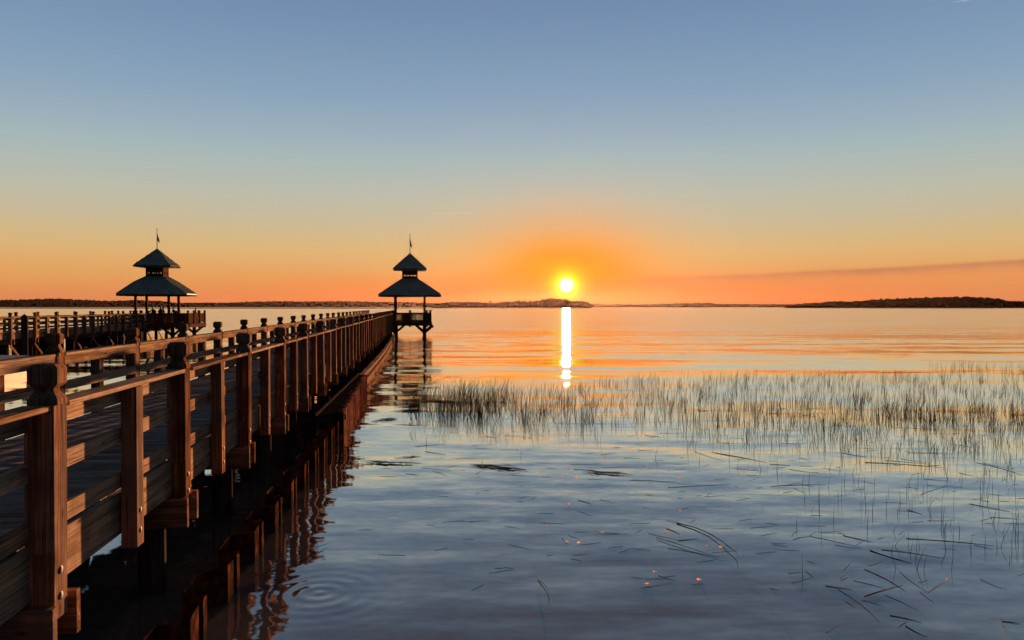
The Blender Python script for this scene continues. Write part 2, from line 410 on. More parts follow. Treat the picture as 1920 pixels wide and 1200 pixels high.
def woods(name, label, profile, dist, base, tree_w, seed, tuft=0.25):
    """profile: (photo column, canopy top row) pairs"""
    rnd = random.Random(seed); m = MB()
    x = profile[0][0]
    step = tree_w*0.42/dist*F
    while x < profile[-1][0]:
        for (xa, ya), (xb, yb) in zip(profile, profile[1:]):
            if xa <= x <= xb: top = ya+(yb-ya)*(x-xa)/(xb-xa); break
        H = (HZ-top)/F*dist + CAM_H - base
        for row in range(2):
            d = dist+rnd.uniform(20, 30)+row*tree_w*1.4
            X = (x+rnd.uniform(-.5, .5)*step-960)/F*d
            h = H*rnd.uniform(0.86, 0.99)*(1.0 if row else 0.9); tw = tree_w*rnd.uniform(0.6, 1.15)
            lean = rnd.uniform(-.1, .1)*tw
            m.tube([(X, d, base-0.5), (X+lean*.4, d, base+h*0.5), (X+lean, d, base+h*0.86)], [tw*.045, tw*.035, tw*.012], 5)
            rz = min(h*0.5, tw*0.75)
            crown_pts(m, (X+lean, d, base+h-rz*0.85), tw*0.56, tw*0.5, rz*0.85, 0.42, rnd)
            crown_pts(m, (X-lean*2+rnd.uniform(-.3, .3)*tw, d-tw*.3, base+h*0.33), tw*0.85, tw*0.5, h*0.45, 0.25, rnd)
            for _ in range(4):       # sprays that break the outline
                a = rnd.uniform(-0.5, 0.5)
                crown_pts(m, (X+lean+a*tw, d+rnd.uniform(-.2, .2)*tw, base+h-abs(a)*rz*0.9-rz*0.1), tw*tuft*rnd.uniform(.45, .9), tw*tuft*.6, tw*tuft*rnd.uniform(.4, .75), 0.6, rnd)
        x += step*rnd.uniform(0.7, 1.3)
    o = m.build(name, M_tree, smooth=True); return tag(o, label, 'woodland', kind='stuff')

bank('marsh_bank', -120, 838, 1150, 160, 1.3)
bank('marsh_bank', 805, 1112, 1560, 140, 0.8)
bank('marsh_bank', 1130, 1490, 2450, 200, 0.5)
bank('marsh_bank', 1470, 2100, 1450, 160, 0.8)
bank('marsh_bank', -400, 2300, 2900, 1200, 0.8)
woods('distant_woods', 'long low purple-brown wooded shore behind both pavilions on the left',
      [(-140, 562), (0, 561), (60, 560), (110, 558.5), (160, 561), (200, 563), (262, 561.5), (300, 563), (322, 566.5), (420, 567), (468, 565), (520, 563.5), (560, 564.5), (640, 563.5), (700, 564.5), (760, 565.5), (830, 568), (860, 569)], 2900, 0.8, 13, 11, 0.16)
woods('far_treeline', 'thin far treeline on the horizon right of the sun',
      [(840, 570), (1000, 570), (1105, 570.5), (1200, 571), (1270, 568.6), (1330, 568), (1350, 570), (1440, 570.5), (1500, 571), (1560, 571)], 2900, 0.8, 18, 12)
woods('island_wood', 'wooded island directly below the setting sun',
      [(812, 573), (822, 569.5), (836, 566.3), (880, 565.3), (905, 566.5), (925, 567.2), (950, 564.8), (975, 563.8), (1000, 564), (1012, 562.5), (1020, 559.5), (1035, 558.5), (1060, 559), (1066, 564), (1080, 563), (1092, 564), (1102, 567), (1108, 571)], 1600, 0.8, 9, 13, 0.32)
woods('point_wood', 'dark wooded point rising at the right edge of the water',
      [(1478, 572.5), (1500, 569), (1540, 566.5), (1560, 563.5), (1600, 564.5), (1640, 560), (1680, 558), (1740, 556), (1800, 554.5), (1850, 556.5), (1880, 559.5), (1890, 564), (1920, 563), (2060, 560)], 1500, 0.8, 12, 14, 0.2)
# a single tree standing above the island's canopy
rt = random.Random(3)
tr = empty('tree', ((919-960)/F*1590, 1590, 0.8))
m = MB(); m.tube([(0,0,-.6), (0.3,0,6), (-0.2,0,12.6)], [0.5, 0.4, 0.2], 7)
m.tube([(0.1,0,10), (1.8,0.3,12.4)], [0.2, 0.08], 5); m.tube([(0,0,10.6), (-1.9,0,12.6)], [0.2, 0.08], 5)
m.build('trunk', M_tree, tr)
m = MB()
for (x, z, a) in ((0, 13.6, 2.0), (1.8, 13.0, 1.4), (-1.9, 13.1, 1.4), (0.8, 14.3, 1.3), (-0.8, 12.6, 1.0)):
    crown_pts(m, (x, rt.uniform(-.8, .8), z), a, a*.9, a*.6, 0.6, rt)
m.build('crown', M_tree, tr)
tag(tr, 'lone flat-topped tree standing above the canopy of the island left of the sun', 'tree')

# ------------------------------------------------------------------ piers
LO = 0.055
DECK, CAP = CAM_H-1.75, CAM_H-0.714
HW, BAY = 1.48, 3.20

def finial(m, x, y, h=0.1, k=1.0):
    """the carved block on a post: collar, neck and chamfered cube"""
    prof = [(h*1.06, CAP+0.004), (h*1.06, CAP+0.045), (h*0.66, CAP+0.105), (h*0.66, CAP+0.128),
            (h*0.80, CAP+0.134), (h*1.05, CAP+0.162), (h*1.05, CAP+0.270), (h*0.76, CAP+0.302)]
    def oc(a, z):
        c = a*0.72
        return [(x+c,y-a,z),(x+a,y-c,z),(x+a,y+c,z),(x+c,y+a,z),(x-c,y+a,z),(x-a,y+c,z),(x-a,y-c,z),(x-c,y-a,z)]
    m.loft([oc(a, z) for a, z in prof]); return m

def pier(root, s0, n, hw, bays_rail, near_bolts=0, braces=False, left_extra=0, right_skip=0):
    """posts every BAY metres from s0 (local y); two railings, deck, stringers, pile bents"""
    y1 = s0+(n-1+left_extra)*BAY
    # deck boards
    m = MB(); y = s0-0.3; rnd = random.Random(5)
    while y < y1+0.3:
        k = math.floor(y/0.146)*0.146
        e = rnd.uniform(-.012, .012); dzz = rnd.uniform(-.003, .003)
        m.box(-(hw-.226)+e*.3, hw-.226+e*.3, y+.003, y+.140, DECK-.040, DECK+dzz); y += 0.146
    m.build('deck', M_deck, root)
    L = lambda s, a, b: (a, b) if s > 0 else (-b, -a)
    for s in (1, -1):
        x = L(s, hw-.218, hw-.162)
        MB().box(x[0], x[1], s0-.3, y1+.3, DECK-(.395 if s > 0 else .50), DECK-(.004 if s > 0 else .05)).build('stringer', M_rail, root, bevel=.006)  # left stringer made deeper to darken the reflections under the deck
    MB().box(-.05, .05, s0-.3, y1+.3, DECK-.395, DECK-.046).build('stringer', M_rail, root)
    rj = random.Random(17)
    rails = []
    for s in (1, -1):
        x0, x1 = L(s, hw-.19, hw)
        mp = MB().box(x0, x1, -.10, .10, DECK-.53, CAP+.006)
        c0, c1 = L(s, hw-.186, hw-.014)
        mp.box(c0, c1, -.136, -.1005, DECK-.03, CAP-.045); mp.box(c0, c1, .1005, .136, DECK-.03, CAP-.045)
        mi0, mi1 = L(s, hw-.148, hw-.004)
        mm = MB().box(mi0, mi1, -.09, .09, DECK-.52, CAP-.042)
        r0, r1 = L(s, hw-.190, hw-.151)
        cx = L(s, hw-.195, hw+.004)
        g0, g1 = .140, BAY-.140
        N = n+left_extra if s < 0 else n-right_skip
        for i in range(N):
            Y = s0+i*BAY
            if i == 0:
                p = mp.build('post', M_post, root, bevel=.006); p.location = (0, Y, 0)
                fi = finial(MB(), s*(hw-.095), 0, .1).build('finial', M_post, p, bevel=.003)
                P0, F0 = p, fi
            else:
                p = dup(P0, root, (0, Y, 0)); fi = dup(F0, p)
            p.rotation_euler = (rj.uniform(-.005, .005), rj.uniform(-.006, .006), rj.uniform(-.025, .025)); fi.rotation_euler = (0, 0, rj.uniform(-.01, .01))
            if s > 0 and i < near_bolts or (s > 0 and i < 20 and near_bolts == 0 and False):
                for zz in (DECK-.18, DECK-.37):
                    b = MB(); prof = [(.030, 0), (.028, .003), (.020, .006), (.008, .008)]
                    b.loft([[(hw+h, q*math.cos(t*math.pi/6), zz+q*math.sin(t*math.pi/6)) for t in range(12)] for q, h in prof])
                    b.build('bolt', M_bolt, p, smooth=True)
            if i == N-1: break
            if i == 0:
                q = mm.build('middle_post', M_post, root, bevel=.006); q.location = (0, Y+BAY/2, 0)
                cp = MB().box(cx[0], cx[1], g0, g1, CAP-.040, CAP).build('cap_rail', M_rail, root, bevel=.007); cp.location = (0, Y, 0)
                Q0, C0 = q, cp; RP = []
                for (za, zb) in ((CAP-.186, CAP-.0405), (DECK+.47, DECK+.612), (DECK+.04+LO*(s < 0), DECK+.182+LO*(s < 0))):
                    r = MB().box(r0, r1, g0-.038, g1+.038, za, zb).build('rail', M_rail, root, bevel=.004); r.location = (0, Y, 0)
                    RP.append(r)
            else:
                q = dup(Q0, root, (0, Y+BAY/2+rj.uniform(-.03, .03), 0)); q.rotation_euler = (rj.uniform(-.006, .006), rj.uniform(-.004, .004), 0); dup(C0, root, (rj.uniform(-.006, .006), Y, rj.uniform(-.004, .004)))
                if i < bays_rail:
                    for r in RP: dup(r, root, (0, Y, rj.uniform(-.010, .010)))
                else: rails.append((r0, r1, Y+g0-.038, Y+g1+.038))
            if s > 0 and i < near_bolts:
                for zz in (DECK-.18, DECK-.37):
                    b = MB(); prof = [(.028, 0), (.026, .003), (.019, .006), (.008, .008)]
                    b.loft([[(hw-.004+h, w_*math.cos(t*math.pi/6), zz+w_*math.sin(t*math.pi/6)) for t in range(12)] for w_, h in prof])
                    b.build('bolt', M_bolt, q, smooth=True)
    if rails:
        m = MB()
        for (a, b, ya, yb) in rails:
            for (za, zb) in ((CAP-.186, CAP-.0405), (DECK+.47, DECK+.612), (DECK+.04, DECK+.182)): m.box(a, b, ya, yb, za, zb)
        tag(m.build('distant_rails', M_rail, root), kind='stuff')
    # bents: a pair of cross beams clamped to two piles
    BZ0, BZ1 = DECK-.75, DECK-.415
    for i in range(n+left_extra):
        Y = s0+i*BAY
        if i == 0:
            b = MB().box(-(hw+.035), hw+.035, .152, .232, BZ0, BZ1).build('cross_beam', M_beam, root, bevel=.008); b.location = (0, Y, 0); B0 = b
            b2 = dup(B0, root, (0, Y-.384, 0))
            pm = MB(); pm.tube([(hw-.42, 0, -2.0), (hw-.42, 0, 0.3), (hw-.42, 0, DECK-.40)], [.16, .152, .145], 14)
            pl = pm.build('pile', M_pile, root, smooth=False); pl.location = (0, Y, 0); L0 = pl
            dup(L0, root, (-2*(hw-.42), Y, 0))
            if braces:
                br = MB().bar((hw-.24, 0.20, DECK-.80), (hw-.24, 1.35, -.1), .05, .16).build('brace', M_beam, root); br.location = (0, Y, 0); BR0 = br
        else:
            dup(B0, root, (0, Y, 0)); dup(B0, root, (0, Y-.384, 0))
            dup(L0, root, (0, Y, 0)); dup(L0, root, (-2*(hw-.42), Y, 0))
            if braces: dup(BR0, root, (0, Y, 0))
    return y1

U1 = -2.63-HW
p1 = empty('boardwalk_pier', US(U1, 0), PA)
tag(p1, 'near weathered timber boardwalk on piles running from the lower left to the pavilion below centre', 'pier')
S0 = 6.02-2*BAY
pier(p1, S0, 27, HW, 16, near_bolts=9, left_extra=1, right_skip=1)

U2 = -26.2-HW
p2 = empty('boardwalk_pier', US(U2, 0), PA)
tag(p2, 'far timber pier with sunlit railings and raking braces at the left edge', 'pier')
pier(p2, 31.0, 18, HW, 16, braces=True)

MBs = MB(); rk = random.Random(12); s_ = 30.5  # gapped dark planks added to darken the open underside of the far pier
while s_ < 86:
    MBs.box(-HW+.10, -HW+.16, s_, s_+.27, -1.0, DECK-.62+rk.uniform(-.03, .03)); s_ += .29 if rk.random() > .12 else .75
MBs.build('added_dark_planks', M_pile, p2)

# ------------------------------------------------------------------ pavilions
def chamfer_sq(w, c, z): return [(c,-w,z),(w,-c,z),(w,c,z),(c,w,z),(-c,w,z),(-w,c,z),(-w,-c,z),(-c,-w,z)]
def pavilion(label, u, s, pw, pc, open_side=None):
    root = empty('pavilion', US(u, s), PA)
    tag(root, label, 'pavilion')
    EZ, TZ = CAM_H+1.30, CAM_H+3.05              # main eave and foot of the lantern
    LW, LC, LA = 3.40, 1.73, 1.73
    # floor
    MB().loft([chamfer_sq(pw, pc, DECK-.30), chamfer_sq(pw, pc, DECK+.004)]).build('floor', M_gwood, root)
    # columns
    a = 1.60
    for sx in (1, -1):
        for sy in (1, -1):
            m = MB().box(sx*a-.11, sx*a+.11, sy*a-.11, sy*a+.11, DECK+.006, EZ+.05)
            m.box(sx*a-.14, sx*a+.14, sy*a-.14, sy*a+.14, DECK+.006, DECK+.24)
            m.build('column', M_gwood, root, bevel=.01)
    m = MB()
    for sg in (1, -1):
        m.box(-a-.1, a+.1, sg*a-.07, sg*a+.07, EZ+.052, EZ+.30)
        m.box(sg*a-.07, sg*a+.07, -a+.075, a-.075, EZ+.054, EZ+.30)
    m.build('ring_beam', M_gwood, root)
    # lower roof: square hip whose corners are cut by steeper triangles
    t0 = .87; zA = TZ-(LA-t0)*(TZ-EZ)/(LW-t0)
    m = MB(); th = .10
    def hip(off):
        top = m.ring([(t0,-t0,TZ+off),(t0,t0,TZ+off),(-t0,t0,TZ+off),(-t0,-t0,TZ+off)])
        ap = m.ring([(LA,-LA,zA+off),(LA,LA,zA+off),(-LA,LA,zA+off),(-LA,-LA,zA+off)])
        e = m.ring(chamfer_sq(LW, LC, EZ+off))
        return top, ap, e
    t1, a1, e1 = hip(0.0); t2, a2, e2 = hip(-th)
    def faces(t, a_, e, flip):
        fs = []
        # e: 0 (c,-w) 1 (w,-c) 2 (w,c) 3 (c,w) 4 (-c,w) 5 (-w,c) 6 (-w,-c) 7 (-c,-w); corner k of t/a: 0 (+,-) 1 (+,+) 2 (-,+) 3 (-,-)
        fs.append((t[3], t[0], a_[0], e[0], e[7], a_[3])); fs.append((t[0], t[1], a_[1], e[2], e[1], a_[0]))
        fs.append((t[1], t[2], a_[2], e[4], e[3], a_[1])); fs.append((t[2], t[3], a_[3], e[6], e[5], a_[2]))
        fs += [(a_[0], e[1], e[0]), (a_[1], e[3], e[2]), (a_[2], e[5], e[4]), (a_[3], e[7], e[6])]
        m.f.extend([tuple(reversed(f)) if flip else f for f in fs])
    faces(t1, a1, e1, False); faces(t2, a2, e2, True)
    m.f += [(e1[i], e1[(i+1) % 8], e2[(i+1) % 8], e2[i]) for i in range(8)]
    m.f += [(t1[i], t1[(i+1) % 4], t2[(i+1) % 4], t2[i]) for i in range(4)]
    # standing seams running down each slope
    def seam(p, q): m.bar(Vector(p)+Vector((0,0,.018)), Vector(q)+Vector((0,0,.018)), .035, .05)
    for k in range(-8, 9):
        x = k*.40
        if abs(x) < t0: ytop, ztop = t0, TZ
        elif abs(x) < LA: ytop = abs(x); ztop = TZ-(abs(x)-t0)*(TZ-EZ)/(LW-t0)
        else: continue
        for sg in (1, -1):
            seam((x, sg*ytop, ztop), (x, sg*LW, EZ)); seam((sg*ytop, x, ztop), (sg*LW, x, EZ))
    for (i, j) in ((1, 1), (1, -1), (-1, 1), (-1, -1)):
        seam((i*t0, j*t0, TZ), (i*LA, j*LA, zA)); seam((i*LA, j*LA, zA), (i*LC, j*LW, EZ)); seam((i*LA, j*LA, zA), (i*LW, j*LC, EZ))
        for f in (.25, .5, .75):
            ex, ey = LC+(LW-LC)*f, LW+(LC-LW)*f
            g = 1-abs(f-.5)*2; mx, my = (LC+LW)/2, (LC+LW)/2
            tp = Vector((LA, LA, zA)).lerp(Vector((LC, LW, EZ)) if f < .5 else Vector((LW, LC, EZ)), 1-g if f != .5 else 0)
            seam((i*tp.x, j*tp.y, tp.z), (i*ex, j*ey, EZ))
    roof = m.build('lower_roof', M_roof, root)
    # fascia boards below the eave
    m = MB(); ev = chamfer_sq(LW-.012, LC, EZ-th); 
    for i in range(8):
        p, q = Vector(ev[i]), Vector(ev[(i+1) % 8]); m.bar(p.lerp(q, .004)-Vector((0,0,.075)), p.lerp(q, .996)-Vector((0,0,.075)), .05, .14)
    m.build('fascia', M_gwood, root)
    # soffit
    MB().loft([chamfer_sq(LW-.06, LC, EZ-.10), chamfer_sq(LW-.06, LC, EZ-.085)]).build('soffit', M_gwood, root)
    # lantern with a band of openings
    LT = CAM_H+4.16; g = .86
    m = MB()
    for sx in (1, -1):
        for sy in (1, -1): m.box(sx*g-.08*(1+sx), sx*g+.08*(1-sx), sy*g-.08*(1+sy), sy*g+.08*(1-sy), TZ-.35, LT+.05)
    def band(z0, z1, t=.05):
        for sg in (1, -1):
            m.box(-g+.161, g-.161, sg*(g-.03)-t/2, sg*(g-.03)+t/2, z0, z1)
            m.box(sg*(g-.03)-t/2, sg*(g-.03)+t/2, -g+.161, g-.161, z0, z1)
    band(TZ-.3, TZ+.31); band(TZ+.46, LT+.02)
    for k in (-1, 0, 1):
        for sg in (1, -1):
            m.box(k*.36-.07, k*.36+.07, sg*(g-.03)-.03, sg*(g-.03)+.03, TZ+.311, TZ+.459)
            m.box(sg*(g-.03)-.03, sg*(g-.03)+.03, k*.36-.07, k*.36+.07, TZ+.311, TZ+.459)
    m.build('lantern', M_gwood, root)
    # upper roof
    UZ, UP, UW, UC = CAM_H+4.16, CAM_H+5.92, 1.80, 1.66
    m = MB(); e = m.ring(chamfer_sq(UW, UC, UZ)); e2 = m.ring(chamfer_sq(UW-.10, UC-.10, UZ-.17)); k = len(m.v); m.v.append((0, 0, UP))
    m.f += [(e[i], e[(i+1) % 8], k) for i in range(8)]; m.skin(e2, e); m.f.append(tuple(reversed(e2)))
    for q in range(-4, 5):
        x = q*.36; f = 1-abs(x)/UW
        for sg in (1, -1):
            yt = abs(x); zt = UP-(UP-UZ)*abs(x)/UW
            seam((x, sg*(yt+.01), zt), (x, sg*UW, UZ)); seam((sg*(yt+.01), x, zt), (sg*UW, x, UZ))
    for (i, j) in ((1, 1), (1, -1), (-1, 1), (-1, -1)): seam((0, 0, UP), (i*UC, j*UC, UZ+.06))
    m.build('upper_roof', M_roof, root)
    m = MB(); ev = chamfer_sq(UW+.005, UC+.005, UZ-.08)
    for i in range(8):
        p, q = Vector(ev[i]), Vector(ev[(i+1) % 8]); m.bar(p.lerp(q, .01), p.lerp(q, .99), .03, .13)
    m.build('fascia', M_gwood, root)
    m = MB(); m.tube([(0, 0, UP-.2), (0, 0, UP+1.0), (0, 0, UP+1.98)], [.045, .035, .022], 8)
    m.tube([(0, 0, UP+1.96), (0, 0, UP+2.0), (0, 0, UP+2.06), (0, 0, UP+2.09)], [.02, .06, .055, .01], 8)
    m.build('flagpole', M_metal, root)
    # railing of closely set pickets round the floor
    ring = chamfer_sq(pw-.10, pc, 0)
    for i in range(8):
        if open_side and i in open_side: continue
        p, q = Vector(ring[i]), Vector(ring[(i+1) % 8]); d = q-p; Ln = d.length
        m = MB()
        m.bar(p+Vector((0,0,CAP-.02)), q+Vector((0,0,CAP-.02)), .16, .04)
        m.bar(p+Vector((0,0,CAP-.11)), q+Vector((0,0,CAP-.11)), .045, .13)
        m.bar(p+Vector((0,0,DECK+.14)), q+Vector((0,0,DECK+.14)), .045, .12)
        n = max(2, int(Ln/.135))
        for k in range(1, n):
            c_ = p+d*(k/n); m.box(c_.x-.045, c_.x+.045, c_.y-.045, c_.y+.045, DECK+.201, CAP-.176)
        m.build('picket_railing', M_gwood, root)
        nn = max(1, round(Ln/2.0))
        for k in range(nn):
            c_ = p+d*(k/nn)
            m = MB().box(c_.x-.10, c_.x+.10, c_.y-.10, c_.y+.10, DECK-.50, CAP+.008)
            finial(m, c_.x, c_.y, .1); m.build('railing_post', M_gwood, root)
    # rim joist, piles and knee braces
    m = MB(); ev = chamfer_sq(pw+.03, pc, DECK-.19)
    for i in range(8):
        p, q = Vector(ev[i]), Vector(ev[(i+1) % 8]); m.bar(p, q, .055, .33)
    m.build('rim_joist', M_gwood, root)
    pp = pc*0.86; po = pw-.25
    for sx in (1, -1):
        for sy in (1, -1):
            m = MB(); m.tube([(sx*pp, sy*po, -2), (sx*pp, sy*po, DECK-.3)], [.20, .19], 12); m.build('pile', M_pile, root)
            for d in (1, -1):
                MB().bar((sx*pp+d*.12, sy*po, DECK-1.05), (sx*pp+d*.95, sy*po, DECK-.36), .16, .22).build('knee_brace', M_gwood, root)
    return root, UP

pav1, UPZ = pavilion('two-tiered green roofed pavilion at the end of the near boardwalk, left of the sun', -0.95, 86.4, 2.35, 1.85, open_side=(5, 6))
pav2, _ = pavilion('two-tiered green roofed pavilion at the far left, people standing under it', -26.68, 82.9, 3.95, 3.0, open_side=(5, 6))

def flag(root, label, seed):
    rnd = random.Random(seed); m = MB(); rows = 9; cols = 6
    o = empty  # limp cloth hanging in folds beside the pole
    verts = []
    for side in (0, 1):
        for i in range(rows):
            t = i/(rows-1)
            for j in range(cols):
                q = j/(cols-1)
                x = .035+q*(.10+.22*t*(1-.35*t)); y = .06*math.sin(q*9+t*3+seed)+side*.012
                z = UPZ+1.62-t*.78-q*.42*(1-.3*t)
                verts.append((x, y, z))
    m.v = verts; n = rows*cols
    for i in range(rows-1):
        for j in range(cols-1):
            a = i*cols+j; m.f += [(a, a+1, a+1+cols, a+cols), (n+a+cols, n+a+1+cols, n+a+1, n+a)]
    rim = [i for i in range(cols)] + [r*cols+cols-1 for r in range(1, rows)] + [(rows-1)*cols+j for j in range(cols-2, -1, -1)] + [r*cols for r in range(rows-2, 0, -1)]
    for a, b in zip(rim, rim[1:]+rim[:1]): m.f.append((b, a, n+a, n+b))
    f = m.build('flag', M_flag); f.location = root.location; f.rotation_euler = (0, 0, PA if seed == 1 else PA+.3)
    return tag(f, label, 'flag')
flag(pav1, 'limp flag hanging from the pole of the pavilion nearer the sun', 1)
flag(pav2, 'limp flag hanging from the pole of the far left pavilion', 2)

# ------------------------------------------------------------------ people
def person(label, loc, rz, h=1.72, lean=0.0, arm=0):
    """one continuous skinned body standing on the deck"""
    k = h/1.72
    J = [  # name, position, radius x,y, parent
        ((0, 0, .93), (.145, .105), -1), ((0, lean*.3, 1.12), (.13, .095), 0), ((0, lean*.7, 1.33), (.165, .11), 1), ((0, lean, 1.46), (.07, .065), 2),
        ((0, lean*1.15+.01, 1.53), (.06, .06), 3), ((0, lean*1.2+.02, 1.62), (.078, .095), 4), ((0, lean*1.2+.01, 1.70), (.055, .068), 5),
        ((.10, 0, .86), (.095, .095), 0), ((.11, .03, .48), (.062, .065), 7), ((.115, -.01, .09), (.042, .045), 8), ((.125, .13, .035), (.04, .03), 9),
        ((-.10, 0, .86), (.095, .095), 0), ((-.11, .02, .48), (.062, .065), 11), ((-.12, -.03, .09), (.042, .045), 12), ((-.13, .11, .035), (.04, .03), 13),
        ((.20, lean*.8, 1.40), (.062, .06), 2), ((-.20, lean*.8, 1.40), (.062, .06), 2)]
    if arm == 0:      # arms hanging
        J += [((.25, lean*.6-.02, 1.12), (.045, .045), 15), ((.25, lean*.6+.10, .88), (.034, .034), 17), ((-.25, lean*.6-.02, 1.12), (.045, .045), 16), ((-.25, lean*.6+.08, .87), (.034, .034), 19)]
    else:             # forearms resting forward on the rail
        J += [((.26, lean*.6+.02, 1.15), (.045, .045), 15), ((.15, lean*.6+.26, 1.10), (.034, .034), 17), ((-.26, lean*.6+.02, 1.15), (.045, .045), 16), ((-.15, lean*.6+.26, 1.10), (.034, .034), 19)]
    hands = [18, 20]
    for hb in hands:  # palm, four fingers and a thumb
        b = Vector(J[hb][0]); prev = Vector(J[hb-1][0]); d = (b-prev).normalized()
        sx = 1 if b.x > 0 else -1
        J.append((tuple(b+d*.07), (.036, .018), hb)); pi = len(J)-1
        side = Vector((0, 1, 0)) if arm == 0 else Vector((1, 0, 0))
        for f in range(4):
            q = b+d*(.13+.012*(1-abs(f-1.4)))+side*(f-1.5)*.02; J.append((tuple(q), (.009, .009), pi))
            J.append((tuple(q+d*.045+Vector((-sx*.012, 0, 0))), (.007, .007), len(J)-1))
        J.append((tuple(b+d*.08+side*.05), (.010, .010), hb))
    me = bpy.data.meshes.new('person')
    bm = bmesh.new(); lay = bm.verts.layers.skin.verify()
    vs = []
    for (p, r, par) in J:
        v = bm.verts.new(Vector(p)*k); v[lay].radius = (r[0]*k, r[1]*k); vs.append(v)
    vs[0][lay].use_root = True
    for i, (p, r, par) in enumerate(J):
        if par >= 0: bm.edges.new((vs[par], vs[i]))
    bm.to_mesh(me); bm.free(); me.materials.append(M_cloth)
    o = bpy.data.objects.new('person', me); C.objects.link(o)
    o.modifiers.new('skin', 'SKIN').use_smooth_shade = True
    ss = o.modifiers.new('subsurf', 'SUBSURF'); ss.levels = 1; ss.render_levels = 1
    o.location = loc; o.rotation_euler = (0, 0, rz)
    m = MB(); rnd = random.Random(int(h*1000))
    crown_pts(m, (0, (lean*1.2-.005)*k, 1.66*k), .092*k, .112*k, .088*k, .12, rnd)
    m.build('hair', M_hair, o, smooth=True)
    return tag(o, label, 'person')
def onpav2(px, dist):
    Y = dist; return Vector(((px-960)/F*Y, Y, DECK+.006))
person('person standing alone at the rail under the left of the far pavilion', onpav2(286.5, 78.5), .3, 1.70, .05, 1)
person('taller of two people standing close together under the far pavilion', onpav2(301, 78.2), -.5, 1.78, .03)
person('shorter of two people standing close together under the far pavilion', onpav2(306.5, 78.8), 2.4, 1.68, .03)
person('person leaning forward beside the right-hand column of the far pavilion', onpav2(327.5, 78.3), 1.2, 1.66, .16, 1)
person('person standing at the far right corner of the pavilion railing', onpav2(365, 82.2), -.9, 1.60, .10, 1)

# ------------------------------------------------------------------ sheet pile wall and bulkheads
def corrugated(name, label, u0, s0, s1, pitch, amp, ztop, th, mat, u1=None, ff=.40):
    root = empty(name, US(u0, s0), PA)
    m = MB(); s = 0.0; L_ = s1-s0
    prof = []                                     # outer flange, web, inner flange, web
    fl = pitch*ff; wb = pitch*.10; fi_ = pitch*(.80-ff)
    i = 0
    while s < L_:
        prof += [(0, s), (-.012, s+fl*.58), (-.05, s+fl*.62), (-.05, s+fl*.68), (.006, s+fl*.72), (0, s+fl), (-amp, s+fl+wb), (-amp, s+fl+wb+fi_)]
        s += pitch
    du = ((u1 if u1 is not None else u0)-u0)/L_
    path = [(x+du*y, y) for x, y in prof]
    rnd = random.Random(len(path))
    def col(x, y, t): return [(x, y, -1.2), (x, y, t)]
    bot0, top0, bot1, top1 = [], [], [], []
    for (x, y) in path:
        t = ztop+rnd.uniform(-.022, .016)
        bot0.append((x, y, -1.2)); top0.append((x, y, t)); bot1.append((x-th, y+th*.3, -1.2)); top1.append((x-th, y+th*.3, t))
    A, B, Cc, Dd = m.ring(bot0), m.ring(top0), m.ring(bot1), m.ring(top1)
    for k in range(len(path)-1):
        m.f += [(A[k], A[k+1], B[k+1], B[k]), (Cc[k+1], Cc[k], Dd[k], Dd[k+1]), (B[k], B[k+1], Dd[k+1], Dd[k])]
    m.f += [(A[0], B[0], Dd[0], Cc[0]), (B[-1], A[-1], Cc[-1], Dd[-1])]
    m.build('sheeting', mat, root)
    return root, tag(root, label, 'wall')
sp, _ = corrugated('sheet_pile_wall', 'rusty corrugated steel sheet pile wall standing in the water beside the boardwalk', -2.13, 6.0-1.35*2, 19.6, 1.35, .26, .40, .015, M_rust, -2.0)
# interlocks along the outer corners
m = MB(); s = 0
while s < 16.5:
    m.tube([(.012+.008*s*0, s+.54, -1.0), (.012, s+.54, .405)], .022, 6); s += 1.35
m.build('interlock', M_rust, sp)

wv, _ = corrugated('wave_screen', 'short ribbed wall with a broad dark cap standing out from the bulkhead', -1.92, 20.2, 31.2, .72, .15, .54, .02, M_red, -2.06, .50)
m = MB()
m.v += [(-.62, -.75, .40), (-.10, -.02, .40), (-.26, 11.0, .40), (-.46, 11.0, .40), (-.62, -.75, .545), (-.10, -.02, .545), (-.26, 11.0, .545), (-.46, 11.0, .545)]
m.f += [(3,2,1,0),(4,5,6,7),(0,1,5,4),(1,2,6,5),(2,3,7,6),(3,0,4,7)]
m.build('cap', M_capw, wv, bevel=.01)
m = MB(); m.v += [(-.66, -.80, .551), (-.60, -.80, .551), (-.44, 11.0, .551), (-.50, 11.0, .551), (-.66, -.80, .60), (-.60, -.80, .60), (-.44, 11.0, .60), (-.50, 11.0, .60)]
m.f += [(3,2,1,0),(4,5,6,7),(0,1,5,4),(1,2,6,5),(2,3,7,6),(3,0,4,7)]
m.build('edge_strip', M_pile, wv)
MB().box(-.36, .0, -.10, -.012, -1.0, .535).build('end_plank', M_capw, wv)

bh = empty('timber_bulkhead', US(-2.55, 20), PA)
tag(bh, 'long low plank bulkhead with a gapped top running beside the boardwalk towards its pavilion', 'wall')
m = MB(); s = 0; rnd = random.Random(9)
while s < 59:
    bow = .45*math.sin(math.pi*min(1, s/59))*0.6
    m.box(bow-.03, bow+.03, s, s+.30, -1.0, .50+rnd.uniform(-.02, .02)); s += .52
m.build('planks', M_bulk, bh)
for (z0, z1, dx) in ((.30, .46, .032), (-.05, .14, .032)):
    m = MB(); seg = 24
    pts = []
    for i in range(seg+1):
        s = 59*i/seg; bow = .45*math.sin(math.pi*s/59)*0.6; pts.append((bow+dx, s))
    r = [[(x, y, z0), (x+.10, y, z0), (x+.10, y, z1), (x, y, z1)] for x, y in pts]
    m.loft(r); m.build('waler', M_bulk, bh)
m = MB().box(-.75, .35, -.75, -.05, .40, .47); m.build('end_plate', M_capw, bh, bevel=.01)
